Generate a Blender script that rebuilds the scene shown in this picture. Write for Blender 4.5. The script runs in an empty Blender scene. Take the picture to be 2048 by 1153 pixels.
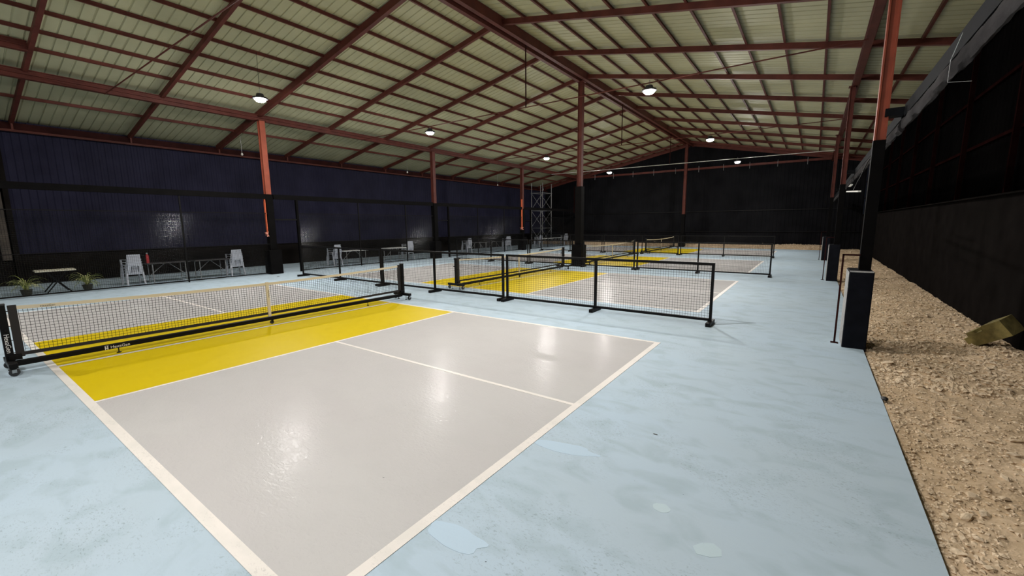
import bpy, bmesh, math, random
from mathutils import Vector, Matrix, noise
random.seed(7)
S = bpy.context.scene
COL = S.collection
PI = math.pi

# ------------------------------------------------------------------ camera
CAM = Vector((8.6917, -0.8992, 1.9876))
YAW, PITCH, ROLL, FPX = -0.6194, 0.1501, -0.0095, 840.7
fw = Vector((math.sin(YAW)*math.cos(PITCH), math.cos(YAW)*math.cos(PITCH), -math.sin(PITCH)))
r0 = Vector((math.cos(YAW), -math.sin(YAW), 0)); u0 = r0.cross(fw)
rt = r0*math.cos(ROLL) + u0*math.sin(ROLL); up = -r0*math.sin(ROLL) + u0*math.cos(ROLL)
cd = bpy.data.cameras.new('camera'); cam = bpy.data.objects.new('camera', cd); COL.objects.link(cam)
m = Matrix((rt, up, -fw)).transposed().to_4x4(); m.translation = CAM
cam.matrix_world = m
cd.sensor_width = 36; cd.lens = FPX/2048*36; cd.clip_start = 0.05; cd.clip_end = 200
S.camera = cam
# ------------------------------------------------------------------ world + exposure
w = bpy.data.worlds.new('night'); S.world = w; w.use_nodes = True
w.node_tree.nodes['Background'].inputs[0].default_value = (0.02, 0.024, 0.035, 1)
w.node_tree.nodes['Background'].inputs[1].default_value = 0.3
S.view_settings.view_transform = 'Standard'; S.view_settings.look = 'None'
S.view_settings.gamma = 1; S.view_settings.use_curve_mapping = False
S.view_settings.exposure = 0.0
LAMP_POWER = 1180.0          # emission strength of each high-bay lamp lens

# ------------------------------------------------------------------ materials
def newmat(name):
    mt = bpy.data.materials.new(name); mt.use_nodes = True
    nt = mt.node_tree
    return mt, nt, nt.nodes['Principled BSDF']
def N(nt, typ, **kw):
    n = nt.nodes.new(typ)
    for k, v in kw.items(): setattr(n, k, v)
    return n
def L(nt, a, b): nt.links.new(a, b)
def simple(name, col, rough=0.5, metal=0.0, spec=0.5, var=0.0, scale=6.0, bump=0.0, bscale=60.0, stretch=(1, 1, 1)):
    mt, nt, b = newmat(name)
    b.inputs['Base Color'].default_value = (*col, 1)
    b.inputs['Roughness'].default_value = rough; b.inputs['Metallic'].default_value = metal
    b.inputs['Specular IOR Level'].default_value = spec
    if var or bump:
        tc = N(nt, 'ShaderNodeTexCoord'); mp = N(nt, 'ShaderNodeMapping'); mp.inputs['Scale'].default_value = stretch
        L(nt, tc.outputs['Object'], mp.inputs['Vector'])
    if var:
        n1 = N(nt, 'ShaderNodeTexNoise'); n1.inputs['Scale'].default_value = scale; n1.inputs['Detail'].default_value = 6
        L(nt, mp.outputs[0], n1.inputs['Vector'])
        mr = N(nt, 'ShaderNodeMapRange'); mr.inputs[3].default_value = 1-var; mr.inputs[4].default_value = 1+var
        mr.inputs[1].default_value = 0.3; mr.inputs[2].default_value = 0.7
        L(nt, n1.outputs['Fac'], mr.inputs[0])
        mx = N(nt, 'ShaderNodeMix', data_type='RGBA', blend_type='MULTIPLY'); mx.inputs[0].default_value = 1
        mx.inputs[6].default_value = (*col, 1); L(nt, mr.outputs[0], mx.inputs[7])
        L(nt, mx.outputs[2], b.inputs['Base Color'])
    if bump:
        n2 = N(nt, 'ShaderNodeTexNoise'); n2.inputs['Scale'].default_value = bscale; n2.inputs['Detail'].default_value = 4
        L(nt, mp.outputs[0], n2.inputs['Vector'])
        bp = N(nt, 'ShaderNodeBump'); bp.inputs['Strength'].default_value = bump; bp.inputs['Distance'].default_value = 0.01
        L(nt, n2.outputs['Fac'], bp.inputs['Height']); L(nt, bp.outputs[0], b.inputs['Normal'])
    return mt

def paint(name, col, scuff=0.0, light=None, rough=0.3, var=0.05, bump=0.25, spec=0.06):
    """rolled floor paint: soft tone changes, dark scuffs, brush-swirl gloss"""
    mt, nt, b = newmat(name)
    g = N(nt, 'ShaderNodeNewGeometry')
    def noise_(scale, detail, dist=0.0, st=(1, 1, 1), rot=0):
        mp = N(nt, 'ShaderNodeMapping'); mp.inputs['Scale'].default_value = st; mp.inputs['Rotation'].default_value = (0, 0, rot)
        L(nt, g.outputs['Position'], mp.inputs[0])
        n = N(nt, 'ShaderNodeTexNoise'); n.inputs['Scale'].default_value = scale
        n.inputs['Detail'].default_value = detail; n.inputs['Distortion'].default_value = dist
        L(nt, mp.outputs[0], n.inputs['Vector']); return n.outputs['Fac']
    def rng(src, a, b_, c, d):
        r = N(nt, 'ShaderNodeMapRange'); r.inputs[1].default_value = a; r.inputs[2].default_value = b_
        r.inputs[3].default_value = c; r.inputs[4].default_value = d; L(nt, src, r.inputs[0]); return r.outputs[0]
    cur = N(nt, 'ShaderNodeRGB'); cur.outputs[0].default_value = (*col, 1); cur = cur.outputs[0]
    def mul(cur, fac_src, colr):
        mx = N(nt, 'ShaderNodeMix', data_type='RGBA', blend_type='MIX')
        L(nt, fac_src, mx.inputs[0]); L(nt, cur, mx.inputs[6]); mx.inputs[7].default_value = (*colr, 1); return mx.outputs[2]
    cur = mul(cur, rng(noise_(0.55, 2, 0.2), 0.3, 0.75, 0, var*12), tuple(c*0.93 for c in col))
    if light: cur = mul(cur, rng(noise_(0.4, 3, 0.1, (1, 1.6, 1), 0.5), 0.35, 0.75, 0, 0.8), light)
    if scuff:
        s1 = rng(noise_(38, 5, 1.2, (1, 1.9, 1), 0.9), 0.56, 0.70, 0, 0.55)
        s2 = rng(noise_(1.3, 6, 0.8), 0.47, 0.62, 0, 1); cur = mul(cur, rng(noise_(2.6, 6, 0.5, (1, 1.7, 1), 0.7), 0.48, 0.66, 0, 0.7*min(1, scuff)), tuple(c*k_ for c, k_ in zip(col, (0.82, 0.85, 0.84))))
        mm = N(nt, 'ShaderNodeMath', operation='MULTIPLY'); L(nt, s1, mm.inputs[0]); L(nt, s2, mm.inputs[1])
        m2 = N(nt, 'ShaderNodeMath', operation='MULTIPLY'); L(nt, mm.outputs[0], m2.inputs[0]); m2.inputs[1].default_value = scuff
        cur = mul(cur, m2.outputs[0], tuple(c*0.42 for c in col))
        s3 = rng(noise_(26, 2, 0), 0.775, 0.79, 0, 0.8)
        cur = mul(cur, s3, (0.03, 0.03, 0.035))
    L(nt, cur, b.inputs['Base Color'])
    r = rng(noise_(3.5, 5, 0.3), 0.3, 0.75, rough-0.03, rough+0.06); L(nt, r, b.inputs['Roughness'])
    b.inputs['Specular IOR Level'].default_value = spec
    n2 = noise_(16, 3, 1.0, (1, 1.8, 1), 0.6)
    n3 = noise_(0.9, 2)
    ad = N(nt, 'ShaderNodeMath', operation='MULTIPLY_ADD'); L(nt, n3, ad.inputs[0]); ad.inputs[1].default_value = 0.8; L(nt, n2, ad.inputs[2])
    bp = N(nt, 'ShaderNodeBump'); bp.inputs['Strength'].default_value = bump; bp.inputs['Distance'].default_value = 0.003
    L(nt, ad.outputs[0], bp.inputs['Height']); L(nt, bp.outputs[0], b.inputs['Normal'])
    return mt

M = {}
M['blue'] = paint('blue_floor_paint', (0.47, 0.572, 0.645), scuff=1.0, rough=0.6, spec=0.08, light=(0.475, 0.60, 0.71))
M['grey'] = paint('grey_court_paint', (0.535, 0.517, 0.51), scuff=0.14, rough=0.14, spec=0.012, light=(0.565, 0.558, 0.545), bump=1.0)
M['yellow'] = paint('yellow_kitchen_paint', (0.70, 0.52, 0.006), scuff=0.0, light=(0.66, 0.50, 0.02), rough=0.38, bump=0.25)
M['white'] = paint('white_line_paint', (0.83, 0.785, 0.735), scuff=0.6, rough=0.4)
M['patch'] = paint('light_blue_patch_paint', (0.50, 0.635, 0.75), scuff=0.05, rough=0.3)
M['patch2'] = paint('pale_grey_blue_patch_paint', (0.52, 0.64, 0.69), scuff=0.05, rough=0.3)
M['roof'] = simple('roof_sheet', (0.40, 0.388, 0.25), rough=0.55, spec=0.25, var=0.10, scale=0.8, stretch=(1, 1, 1))
M['steel'] = simple('red_oxide_steel', (0.095, 0.025, 0.018), rough=0.55, spec=0.2, var=0.22, scale=3, bump=0.1)
M['steellit'] = simple('lit_red_oxide_steel', (0.27, 0.062, 0.033), rough=0.5, spec=0.3, var=0.15, scale=4, bump=0.1)  # same red oxide steel, brightened for columns close to a lamp
M['dullsteel'] = simple('dull_dark_red_steel', (0.028, 0.0075, 0.0065), rough=0.6, spec=0.05, var=0.3, scale=3)
M['ridge'] = simple('pale_ridge_flashing', (0.75, 0.68, 0.6), rough=0.5)
M['navy'] = simple('navy_wall_sheet', (0.019, 0.0185, 0.036), rough=0.45, spec=0.03, var=0.2, scale=1.2)
M['rightsheet'] = simple('shaded_right_sheeting', (0.0022, 0.002, 0.002), rough=0.7, spec=0.0, var=0.4, scale=0.8)  # colour darkened to carry the shade on the upper right wall
M['studred'] = simple('shaded_red_stud', (0.0085, 0.0026, 0.0024), rough=0.7, spec=0.0, var=0.4, scale=3)  # red steel darkened for the shaded upper right wall
M['wallblack'] = simple('black_wall_paint', (0.0095, 0.008, 0.0072), rough=0.7, spec=0.02, var=0.35, scale=1.5, bump=0.3, bscale=14)
M['gableblack'] = simple('black_gable_sheet', (0.0088, 0.0088, 0.0100), rough=0.6, spec=0.0, var=0.25, scale=1.0)
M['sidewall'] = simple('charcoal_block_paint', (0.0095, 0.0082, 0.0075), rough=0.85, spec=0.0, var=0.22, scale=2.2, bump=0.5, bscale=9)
M['black'] = simple('black_powder_coat', (0.006, 0.0055, 0.0055), rough=0.45, spec=0.12)
M['wire'] = simple('black_coated_wire', (0.006, 0.006, 0.006), rough=0.19, spec=0.45)
M['padding'] = simple('dark_navy_plinth_paint', (0.0055, 0.0062, 0.0095), rough=0.6, spec=0.08, var=0.3, scale=5, bump=0.2, bscale=25)
M['paleconc'] = simple('pale_concrete', (0.42, 0.41, 0.40), rough=0.8, var=0.25, scale=14, bump=0.4)  # pale tone, also used for the lit side of the right plinths
M['columnblack'] = simple('black_column_paint', (0.004, 0.0036, 0.0036), rough=0.6, spec=0.04, var=0.3, scale=4)
M['fabric'] = simple('black_webbing', (0.016, 0.013, 0.013), rough=0.85)
M['net'] = simple('black_net_cord', (0.016, 0.013, 0.014), rough=0.8, spec=0.1)
M['tape'] = simple('cream_net_tape', (0.60, 0.53, 0.40), rough=0.75)
M['print'] = simple('white_lettering', (0.75, 0.72, 0.7), rough=0.5)
M['printblack'] = simple('black_lettering', (0.02, 0.018, 0.015), rough=0.5)
M['rubber'] = simple('black_rubber', (0.02, 0.02, 0.02), rough=0.6)
M['chrome'] = simple('bare_zinc', (0.45, 0.45, 0.45), rough=0.35, metal=1)
M['plastic'] = simple('white_plastic', (0.58, 0.60, 0.66), rough=0.4)
M['tabletop'] = simple('cream_table_plastic', (0.70, 0.66, 0.52), rough=0.4)
M['tabletop2'] = simple('white_table_plastic', (0.72, 0.72, 0.70), rough=0.4)
M['darktop'] = simple('dark_table_top', (0.03, 0.028, 0.028), rough=0.5)
M['greysteel'] = simple('grey_steel_tube', (0.36, 0.36, 0.36), rough=0.4, metal=0.4)
M['leaf'] = simple('green_yellow_leaf', (0.30, 0.34, 0.09), rough=0.5, var=0.3, scale=9)
M['leaf2'] = simple('pale_striped_leaf', (0.62, 0.62, 0.28), rough=0.5)
M['pot'] = simple('dark_olive_pot', (0.03, 0.026, 0.012), rough=0.6)
M['soil'] = simple('potting_soil', (0.03, 0.02, 0.012), rough=0.95)
M['red'] = simple('red_enamel', (0.42, 0.03, 0.035), rough=0.35)
M['strap'] = simple('orange_strap', (0.85, 0.17, 0.07), rough=0.5)
M['knot'] = simple('pinkish_frayed_tape', (0.9, 0.36, 0.26), rough=0.8)
M['tarp'] = simple('grey_rolled_shade_net', (0.05, 0.047, 0.048), rough=0.9, spec=0.0, var=0.35, scale=5, bump=0.6, bscale=30, stretch=(1, 0.3, 1))
M['tarpdark'] = simple('dark_shade_net', (0.006, 0.0065, 0.008), rough=0.8, spec=0.1, var=0.3, scale=4)
M['mossy'] = simple('mossy_block', (0.21, 0.17, 0.055), rough=0.9, var=0.35, scale=9, bump=0.6, bscale=30)
M['cable'] = simple('white_cable', (0.75, 0.73, 0.68), rough=0.5)
M['lampbody'] = simple('lamp_housing', (0.05, 0.05, 0.055), rough=0.4, metal=0.5)
M['brownconc'] = simple('dirty_brown_concrete', (0.062, 0.050, 0.040), rough=0.9, var=0.4, scale=3, bump=0.5)

def rockmat(name, col, var):
    mt, nt, b = newmat(name)
    g = N(nt, 'ShaderNodeNewGeometry')
    n = N(nt, 'ShaderNodeTexNoise'); n.inputs['Scale'].default_value = 1.6; n.inputs['Detail'].default_value = 8
    n2 = N(nt, 'ShaderNodeTexNoise'); n2.inputs['Scale'].default_value = 28; n2.inputs['Detail'].default_value = 6
    L(nt, g.outputs['Position'], n.inputs['Vector']); L(nt, g.outputs['Position'], n2.inputs['Vector'])
    cr = N(nt, 'ShaderNodeValToRGB'); cr.color_ramp.elements[0].position = 0.3; cr.color_ramp.elements[1].position = 0.7
    cr.color_ramp.elements[0].color = (col[0]*(1-var), col[1]*(1-var*1.15), col[2]*(1-var*1.4), 1)
    cr.color_ramp.elements[1].color = (*col, 1)
    mx = N(nt, 'ShaderNodeMath', operation='MULTIPLY_ADD'); mx.inputs[1].default_value = 0.5
    sc = N(nt, 'ShaderNodeMath', operation='MULTIPLY'); sc.inputs[1].default_value = 0.5; L(nt, n.outputs['Fac'], sc.inputs[0])
    L(nt, n2.outputs['Fac'], mx.inputs[0]); L(nt, sc.outputs[0], mx.inputs[2]); L(nt, mx.outputs[0], cr.inputs[0])
    oi = N(nt, 'ShaderNodeObjectInfo')
    L(nt, cr.outputs[0], b.inputs['Base Color']); b.inputs['Roughness'].default_value = 0.95
    b.inputs['Specular IOR Level'].default_value = 0.2
    bp = N(nt, 'ShaderNodeBump'); bp.inputs['Strength'].default_value = 0.7; bp.inputs['Distance'].default_value = 0.02
    L(nt, n2.outputs['Fac'], bp.inputs['Height']); L(nt, bp.outputs[0], b.inputs['Normal'])
    return mt
M['gravel'] = rockmat('tan_rubble_ground', (0.70, 0.54, 0.37), 0.38)
M['stone'] = rockmat('pale_limestone', (0.82, 0.67, 0.49), 0.30)

def glow(name, col, strength):
    mt = bpy.data.materials.new(name); mt.use_nodes = True; nt = mt.node_tree
    nt.nodes.remove(nt.nodes['Principled BSDF'])
    e = N(nt, 'ShaderNodeEmission'); e.inputs[0].default_value = (*col, 1); e.inputs[1].default_value = strength
    L(nt, e.outputs[0], nt.nodes['Material Output'].inputs[0]); return mt
M['lens'] = glow('lit_lamp_lens', (1.0, 0.965, 0.93), LAMP_POWER)

# ------------------------------------------------------------------ mesh helpers
class MB:
    def __init__(s): s.v = []; s.f = []; s.smooth = False
    def box(s, c, d, R=None):
        x, y, z = [a/2 for a in d]; b = len(s.v)
        for i in (-1, 1):
            for j in (-1, 1):
                for k in (-1, 1):
                    p = Vector((i*x, j*y, k*z))
                    if R is not None: p = R @ p
                    s.v.append(p + Vector(c))
        s.f += [tuple(b+q for q in f) for f in ((0,1,3,2),(4,6,7,5),(0,4,5,1),(2,3,7,6),(0,2,6,4),(1,5,7,3))]
        return s
    def bb(s, a, b):
        return s.box([(p+q)/2 for p, q in zip(a, b)], [abs(p-q) for p, q in zip(a, b)])
    def bar(s, a, b, wd, ht=None, upv=(0, 0, 1), caps=True):
        ht = wd if ht is None else ht
        a, b = Vector(a), Vector(b); d = (b-a).normalized(); u = Vector(upv)
        if abs(d.dot(u)) > .98: u = Vector((1, 0, 0)) if abs(d.x) < .9 else Vector((0, 1, 0))
        r = d.cross(u).normalized(); u = r.cross(d)
        q = len(s.v)
        for p in (a, b):
            for i, j in ((-1,-1),(1,-1),(1,1),(-1,1)): s.v.append(p + r*i*wd/2 + u*j*ht/2)
        for i in range(4): s.f.append((q+i, q+(i+1) % 4, q+4+(i+1) % 4, q+4+i))
        if caps: s.f += [(q+3, q+2, q+1, q), (q+4, q+5, q+6, q+7)]
        return s
    def tube(s, pts, r, n=8, caps=True):
        pts = [Vector(p) for p in pts]; q = len(s.v); m_ = len(pts)
        rad = r if isinstance(r, (list, tuple)) else [r]*m_
        prev = None
        for i, p in enumerate(pts):
            d = (pts[min(i+1, m_-1)] - pts[max(i-1, 0)]).normalized()
            if prev is None:
                u = Vector((0, 0, 1)) if abs(d.z) < .9 else Vector((1, 0, 0))
                a = d.cross(u).normalized()
            else:
                a = (prev - d*prev.dot(d)).normalized()
            prev = a; b2 = d.cross(a)
            for k in range(n):
                t = 2*PI*k/n; s.v.append(p + (a*math.cos(t)+b2*math.sin(t))*rad[i])
        for i in range(m_-1):
            for k in range(n): s.f.append((q+i*n+k, q+i*n+(k+1) % n, q+(i+1)*n+(k+1) % n, q+(i+1)*n+k))
        if caps: s.f += [tuple(q+k for k in reversed(range(n))), tuple(q+(m_-1)*n+k for k in range(n))]
        return s
    def lathe(s, prof, c=(0, 0, 0), n=20, axis='z'):
        q = len(s.v); c = Vector(c)
        for r, h in prof:
            for k in range(n):
                t = 2*PI*k/n; a, b2 = r*math.cos(t), r*math.sin(t)
                s.v.append(c + (Vector((a, b2, h)) if axis == 'z' else Vector((a, h, b2)) if axis == 'y' else Vector((h, a, b2))))
        for i in range(len(prof)-1):
            for k in range(n): s.f.append((q+i*n+k, q+i*n+(k+1) % n, q+(i+1)*n+(k+1) % n, q+(i+1)*n+k))
        s.f += [tuple(q+k for k in reversed(range(n))), tuple(q+(len(prof)-1)*n+k for k in range(n))]
        return s
    def poly(s, pts, z0, z1):
        q = len(s.v); n = len(pts)
        for z in (z0, z1):
            for p in pts: s.v.append(Vector((p[0], p[1], z)))
        s.f.append(tuple(q+n+k for k in range(n))); s.f.append(tuple(q+k for k in reversed(range(n))))
        for k in range(n): s.f.append((q+k, q+(k+1) % n, q+n+(k+1) % n, q+n+k))
        return s
    def mesh(s, name, mat, smooth=None):
        me = bpy.data.meshes.new(name); me.from_pydata([tuple(p) for p in s.v], [], s.f)
        bm = bmesh.new(); bm.from_mesh(me); bmesh.ops.recalc_face_normals(bm, faces=bm.faces); bm.to_mesh(me); bm.free()
        me.materials.append(mat)
        if smooth or s.smooth:
            for p in me.polygons: p.use_smooth = True
            try: me.set_sharp_from_angle(angle=math.radians(40))
            except Exception: pass
        me.update(); return me
    def build(s, name, mat, parent=None, smooth=None, **props):
        return link(name, s.mesh(name, mat, smooth), parent, **props)
def link(name, data, parent=None, loc=None, **props):
    o = bpy.data.objects.new(name, data); COL.objects.link(o)
    if parent is not None: o.parent = parent
    if loc is not None: o.location = loc
    for k, v in props.items(): o[k] = v
    return o
def bevel(o, wd=0.01, seg=2):
    md = o.modifiers.new('bevel', 'BEVEL'); md.width = wd; md.segments = seg; md.limit_method = 'ANGLE'; return o
def thing(name, label, cat, loc=(0, 0, 0), rz=0, group=None):
    o = bpy.data.objects.new(name, None); COL.objects.link(o); o.empty_display_size = 0.1
    o.location = loc; o.rotation_euler = (0, 0, rz); o['label'] = label; o['category'] = cat
    if group: o['group'] = group
    return o
def kids(o): return KIDS.get(o.name, [])
KIDS = {}
def copy_tree(src, tree, parent=None):
    """tree: list of (obj, [children])"""
    c = src.copy(); COL.objects.link(c)
    if parent is not None: c.parent = parent
    for ch, sub in tree: copy_tree(ch, sub, c)
    return c
def tree_of(o):
    return [(c, tree_of(c)) for c in COL.objects if c.parent == o]
def text(name, body, size, mat, parent, mw, ext=0.0006):
    cu = bpy.data.curves.new(name, 'FONT'); cu.body = body; cu.size = size; cu.extrude = ext
    cu.align_x = 'LEFT'; cu.align_y = 'CENTER'; cu.materials.append(mat); cu.resolution_u = 3
    o = bpy.data.objects.new(name, cu); COL.objects.link(o)
    me = bpy.data.meshes.new_from_object(o.evaluated_get(bpy.context.evaluated_depsgraph_get()))
    bpy.data.objects.remove(o); me.materials.clear(); me.materials.append(mat)
    o = link(name, me, parent); o.matrix_local = mw; return o
def struct(o): o['kind'] = 'structure'; return o

# ------------------------------------------------------------------ key dimensions
Y0, Y1 = -8.0, 37.6                    # hall length
XL, XR = -14.4, 11.4                   # left and right walls
ZR, SL, XC = 8.60, 0.20, -0.2          # ridge height (purlin level), slope, ridge x
def zroof(x): return ZR - SL*abs(x-XC)
SLX, SLY = 9.47, 35.8                  # edges of the painted slab
RAFT = [1.5+3.15*k for k in range(-3, 12)]

# ------------------------------------------------------------------ floor slab, paint
fl = struct(MB().bb((XL, Y0, -0.12), (SLX, SLY, 0)).build('floor', M['blue']))
offs = [0, 9.05, 18.15, 27.40]
LR, KR, KL, LL = 6.72, 2.08, 2.40, 6.68
CW = 6.10
for ci, oy in enumerate(offs):
    MB().bb((-LL, oy, 0), (LR, oy+CW, 0.0015)).build('court_surface', M['grey'], fl)
    MB().bb((-KL, oy, 0), (KR, oy+CW, 0.0028)).build('kitchen_surface', M['yellow'], fl)
    t = 0.004
    def ln(a, b): MB().bb((*a, 0), (*b, t)).build('painted_line', M['white'], fl)
    ln((-LL, oy-0.03), (LR+0.03, oy+0.055)); ln((-LL, oy+CW-0.06), (LR+0.03, oy+CW+0.01))
    ln((LR-0.055, oy+0.0555), (LR+0.03, oy+CW-0.0605)); ln((-LL, oy+0.0555), (-LL+0.06, oy+CW-0.0605))
    ln((KR-0.025, oy+0.0555), (KR+0.025, oy+CW-0.0605)); ln((-KL-0.025, oy+0.0555), (-KL+0.025, oy+CW-0.0605))
    ln((KR+0.0255, oy+3.065), (LR-0.0555, oy+3.115)); ln((-LL+0.0605, oy+3.04), (-KL-0.0255, oy+3.09))
    ln((-0.17, oy+0.0555), (-0.09, oy+CW-0.0605))
# lighter touch-up patches in the blue border
def blob(cx, cy, rx, ry, rot, jag, seed, mat, z=0.0012, n=26):
    rnd = random.Random(seed); pts = []
    for k in range(n):
        a = 2*PI*k/n; r = 1 + jag*noise.noise(Vector((math.cos(a)*1.3+seed, math.sin(a)*1.3, seed)))
        x, y = rx*r*math.cos(a), ry*r*math.sin(a)
        pts.append((cx+x*math.cos(rot)-y*math.sin(rot), cy+x*math.sin(rot)+y*math.cos(rot)))
    MB().poly(pts, 0, z).build('paint_patch', mat, fl)
blob(6.98, 0.87, 0.23, 0.09, 0.1, 0.5, 3, M['patch'])
blob(7.00, 2.22, 0.30, 0.07, 0.15, 0.6, 5, M['patch'])
blob(7.97, 1.90, 0.06, 0.05, 0.3, 0.3, 8, M['patch2'], n=12)
blob(8.32, 1.67, 0.085, 0.065, 0.6, 0.3, 11, M['patch2'], n=7)

# ------------------------------------------------------------------ rubble ground
def gz(x, y):
    n = noise.noise(Vector((x*0.9, y*0.9, 3.1)))*0.035 + noise.noise(Vector((x*3.1, y*3.1, 7.7)))*0.02 + noise.noise(Vector((x*9, y*9, 1.7)))*0.022 + noise.noise(Vector((x*19, y*19, 4.7)))*0.012
    h = -0.04 + n
    if y > SLY-0.3 and x < 9.4: h = -0.03 + n*1.5 + 0.30*max(0, min(1, (y-SLY)/1.3))
    if x > 9.8: h += 0.06*min(1, (x-9.8)/1.4)
    return min(h, -0.012) if (x < 9.6 and y < SLY) else h
def ground(xs, ys, name):
    mb = MB(); W_ = len(xs)
    for y in ys:
        for x in xs: mb.v.append(Vector((x, y, gz(x, y))))
    for j in range(len(ys)-1):
        for i in range(W_-1): mb.f.append((j*W_+i, j*W_+i+1, (j+1)*W_+i+1, (j+1)*W_+i))
    mb.smooth = False
    me = mb.mesh(name, M['gravel'])
    for p in me.polygons: p.use_smooth = True
    return me
def frange(a, b, st):
    n = max(1, int(round((b-a)/st))); return [a+(b-a)*i/n for i in range(n+1)]
gr = struct(link('ground', ground(frange(9.44, XR+0.02, 0.035), frange(Y0, 0.5, 0.3)+frange(0.55, 14, 0.045)+frange(14.1, Y1, 0.12), 'ground')))
g2 = struct(link('ground_back', ground(frange(XL, 9.5, 0.1), frange(SLY-0.02, Y1, 0.08), 'ground_back')))
def rock_mesh(seed, sub=1, flat=0.6):
    bm = bmesh.new(); bmesh.ops.create_icosphere(bm, subdivisions=sub, radius=1)
    rnd = random.Random(seed); off = Vector((rnd.random()*50, rnd.random()*50, rnd.random()*50))
    for v in bm.verts:
        v.co *= 1 + 0.55*noise.noise(v.co*1.1+off); v.co.z *= flat; v.co.x *= 1.15
    me = bpy.data.meshes.new('stone'); bm.to_mesh(me); bm.free(); me.materials.append(M['stone'])
    return me
rocks = [rock_mesh(s, 1, random.uniform(.5, .8)) for s in range(7)]
rr = random.Random(21); placed = 0
while placed < 290:
    y = 2.0 + 12*rr.random()**1.5; x = rr.uniform(9.52, 11.33)
    if x < 9.55+0.1 and y > 7.2 and y < 8.2: continue
    sz = 0.014 + 0.03*rr.random()**2.2
    if rr.random() < .07: sz = rr.uniform(.04, .065)
    if x > 11.0: sz *= 1.3
    o = link('stone', rocks[rr.randrange(7)], gr, (x, y, gz(x, y)+sz*0.15))
    o.scale = (sz*rr.uniform(.8, 1.4), sz*rr.uniform(.8, 1.3), sz*rr.uniform(.7, 1.1)); o.rotation_euler = (rr.uniform(-.4, .4), rr.uniform(-.4, .4), rr.uniform(0, 6.3)); placed += 1
for x, y, sz in ((10.05, 5.07, .055), (10.25, 4.35, .05), (9.68, 7.0, .03)):
    o = link('stone', rocks[1], gr, (x, y, gz(x, y)+0.01)); o.scale = (sz, sz*.8, sz*.7)
mb = MB()                                                   # small gravel, nobody could count it
base = [(list(v.co for v in rm.vertices), [tuple(p.vertices) for p in rm.polygons]) for rm in (rock_mesh(40, 0+1, .6), rock_mesh(41, 1, .7))]
def ico0(seed):
    bm = bmesh.new(); bmesh.ops.create_icosphere(bm, subdivisions=1, radius=1)
    off = Vector((seed*3.3, 1, 2))
    # decimated: use an octahedron-like rock of 8 triangles
    bm.free()
    v = [Vector(p) for p in ((1,0,0),(-1,0,0),(0,1,0),(0,-1,0),(0,0,.7),(0,0,-.7))]
    v = [p*(1+.4*noise.noise(p*2+off)) for p in v]
    f = [(0,2,4),(2,1,4),(1,3,4),(3,0,4),(2,0,5),(1,2,5),(3,1,5),(0,3,5)]
    return v, f
gv = [ico0(s) for s in range(5)]
def pebbles(count, fx, mb, smin, smax, pw=2.5):
    for _ in range(count):
        x, y = fx()
        sz = smin+(smax-smin)*rr.random()**pw
        v, f = gv[rr.randrange(5)]; R = Matrix.Rotation(rr.uniform(0, 6.3), 3, 'Z') @ Matrix.Rotation(rr.uniform(-.6, .6), 3, 'X')
        q = len(mb.v); c = Vector((x, y, gz(x, y)+sz*.2)); sx = rr.uniform(.7, 1.4)
        for p in v:
            p2 = Vector((p.x*sx, p.y, p.z)); mb.v.append(R @ p2*sz + c)
        mb.f += [tuple(q+i for i in t) for t in f]
pebbles(15000, lambda: (rr.uniform(9.50, 11.38), 1.2+13*rr.random()**1.6), mb, .003, .019)
pebbles(5000, lambda: (rr.uniform(9.50, 9.50+1.88*rr.random()), 2+8*rr.random()**1.2), mb, .004, .024)
pebbles(9000, lambda: (rr.uniform(9.50, 11.38), 6+31*rr.random()**1.7), mb, .008, .045)
mb.build('gravel', M['stone'], gr, kind='stuff')
mb = MB(); pebbles(5000, lambda: (rr.uniform(XL+.1, 9.4), rr.uniform(SLY+.08, Y1-.05)), mb, .012, .07)
mb.build('gravel', M['stone'], g2, kind='stuff')

# ------------------------------------------------------------------ corrugated sheets
def corr_profile(a, b, pitch, h, wtop, wside):
    """list of (s, height) along a line from a to b"""
    pr = []; n = int((b-a)/pitch)
    for k in range(n+1):
        c = a + k*pitch
        pr += [(c, 0), (c+pitch-wtop-2*wside, 0), (c+pitch-wtop-wside, h), (c+pitch-wside, h)]
    return [(s, hh) for s, hh in pr if s <= b] + [(b, 0)]
def roof_sheet(xa, xb, name, parent=None):
    pr = corr_profile(Y0, Y1+0.3, 0.262, 0.022, 0.022, 0.016); mb = MB()
    for s, h in pr:
        for x in (xa, xb): mb.v.append(Vector((x, s, zroof(x)+0.055+h)))
    for i in range(len(pr)-1): mb.f.append((2*i, 2*i+1, 2*i+3, 2*i+2))
    return mb.build(name, M['roof'], parent)
ce = struct(roof_sheet(XC+0.0, XL-0.5, 'ceiling'))
roof_sheet(XC+0.02, XR+0.5, 'roof_slope', ce)
# rafters (each welded to the purlins), left and right of the ridge
for y in RAFT:
    for xa, xb in ((XC-0.12, XL+0.02), (XC+0.12, XR-0.02)):
        za, zb = zroof(xa)-0.11, zroof(xb)-0.11
        big = abs(y-7.8) < .1
        MB().bar((xa, y, za), (xb, y, zb), 0.13 if big else 0.10, 0.22 if big else 0.16).build('rafter', M['steel'], ce)
purl = [XC-0.97*k-0.05 for k in range(1, 11)] + [-12.35] + [XC+0.97*k+0.05 for k in range(1, 12)]
for x in purl:
    if abs(x+10.1) < .2: continue
    mb = MB(); zt = zroof(x)+0.045
    mb.bb((x-0.028, Y0, zt-0.10), (x+0.003, Y1, zt)); mb.bb((x+0.0035, Y0, zt-0.10), (x+0.03, Y1, zt-0.092))
    mb.build('purlin', M['steel'], ce)
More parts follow.
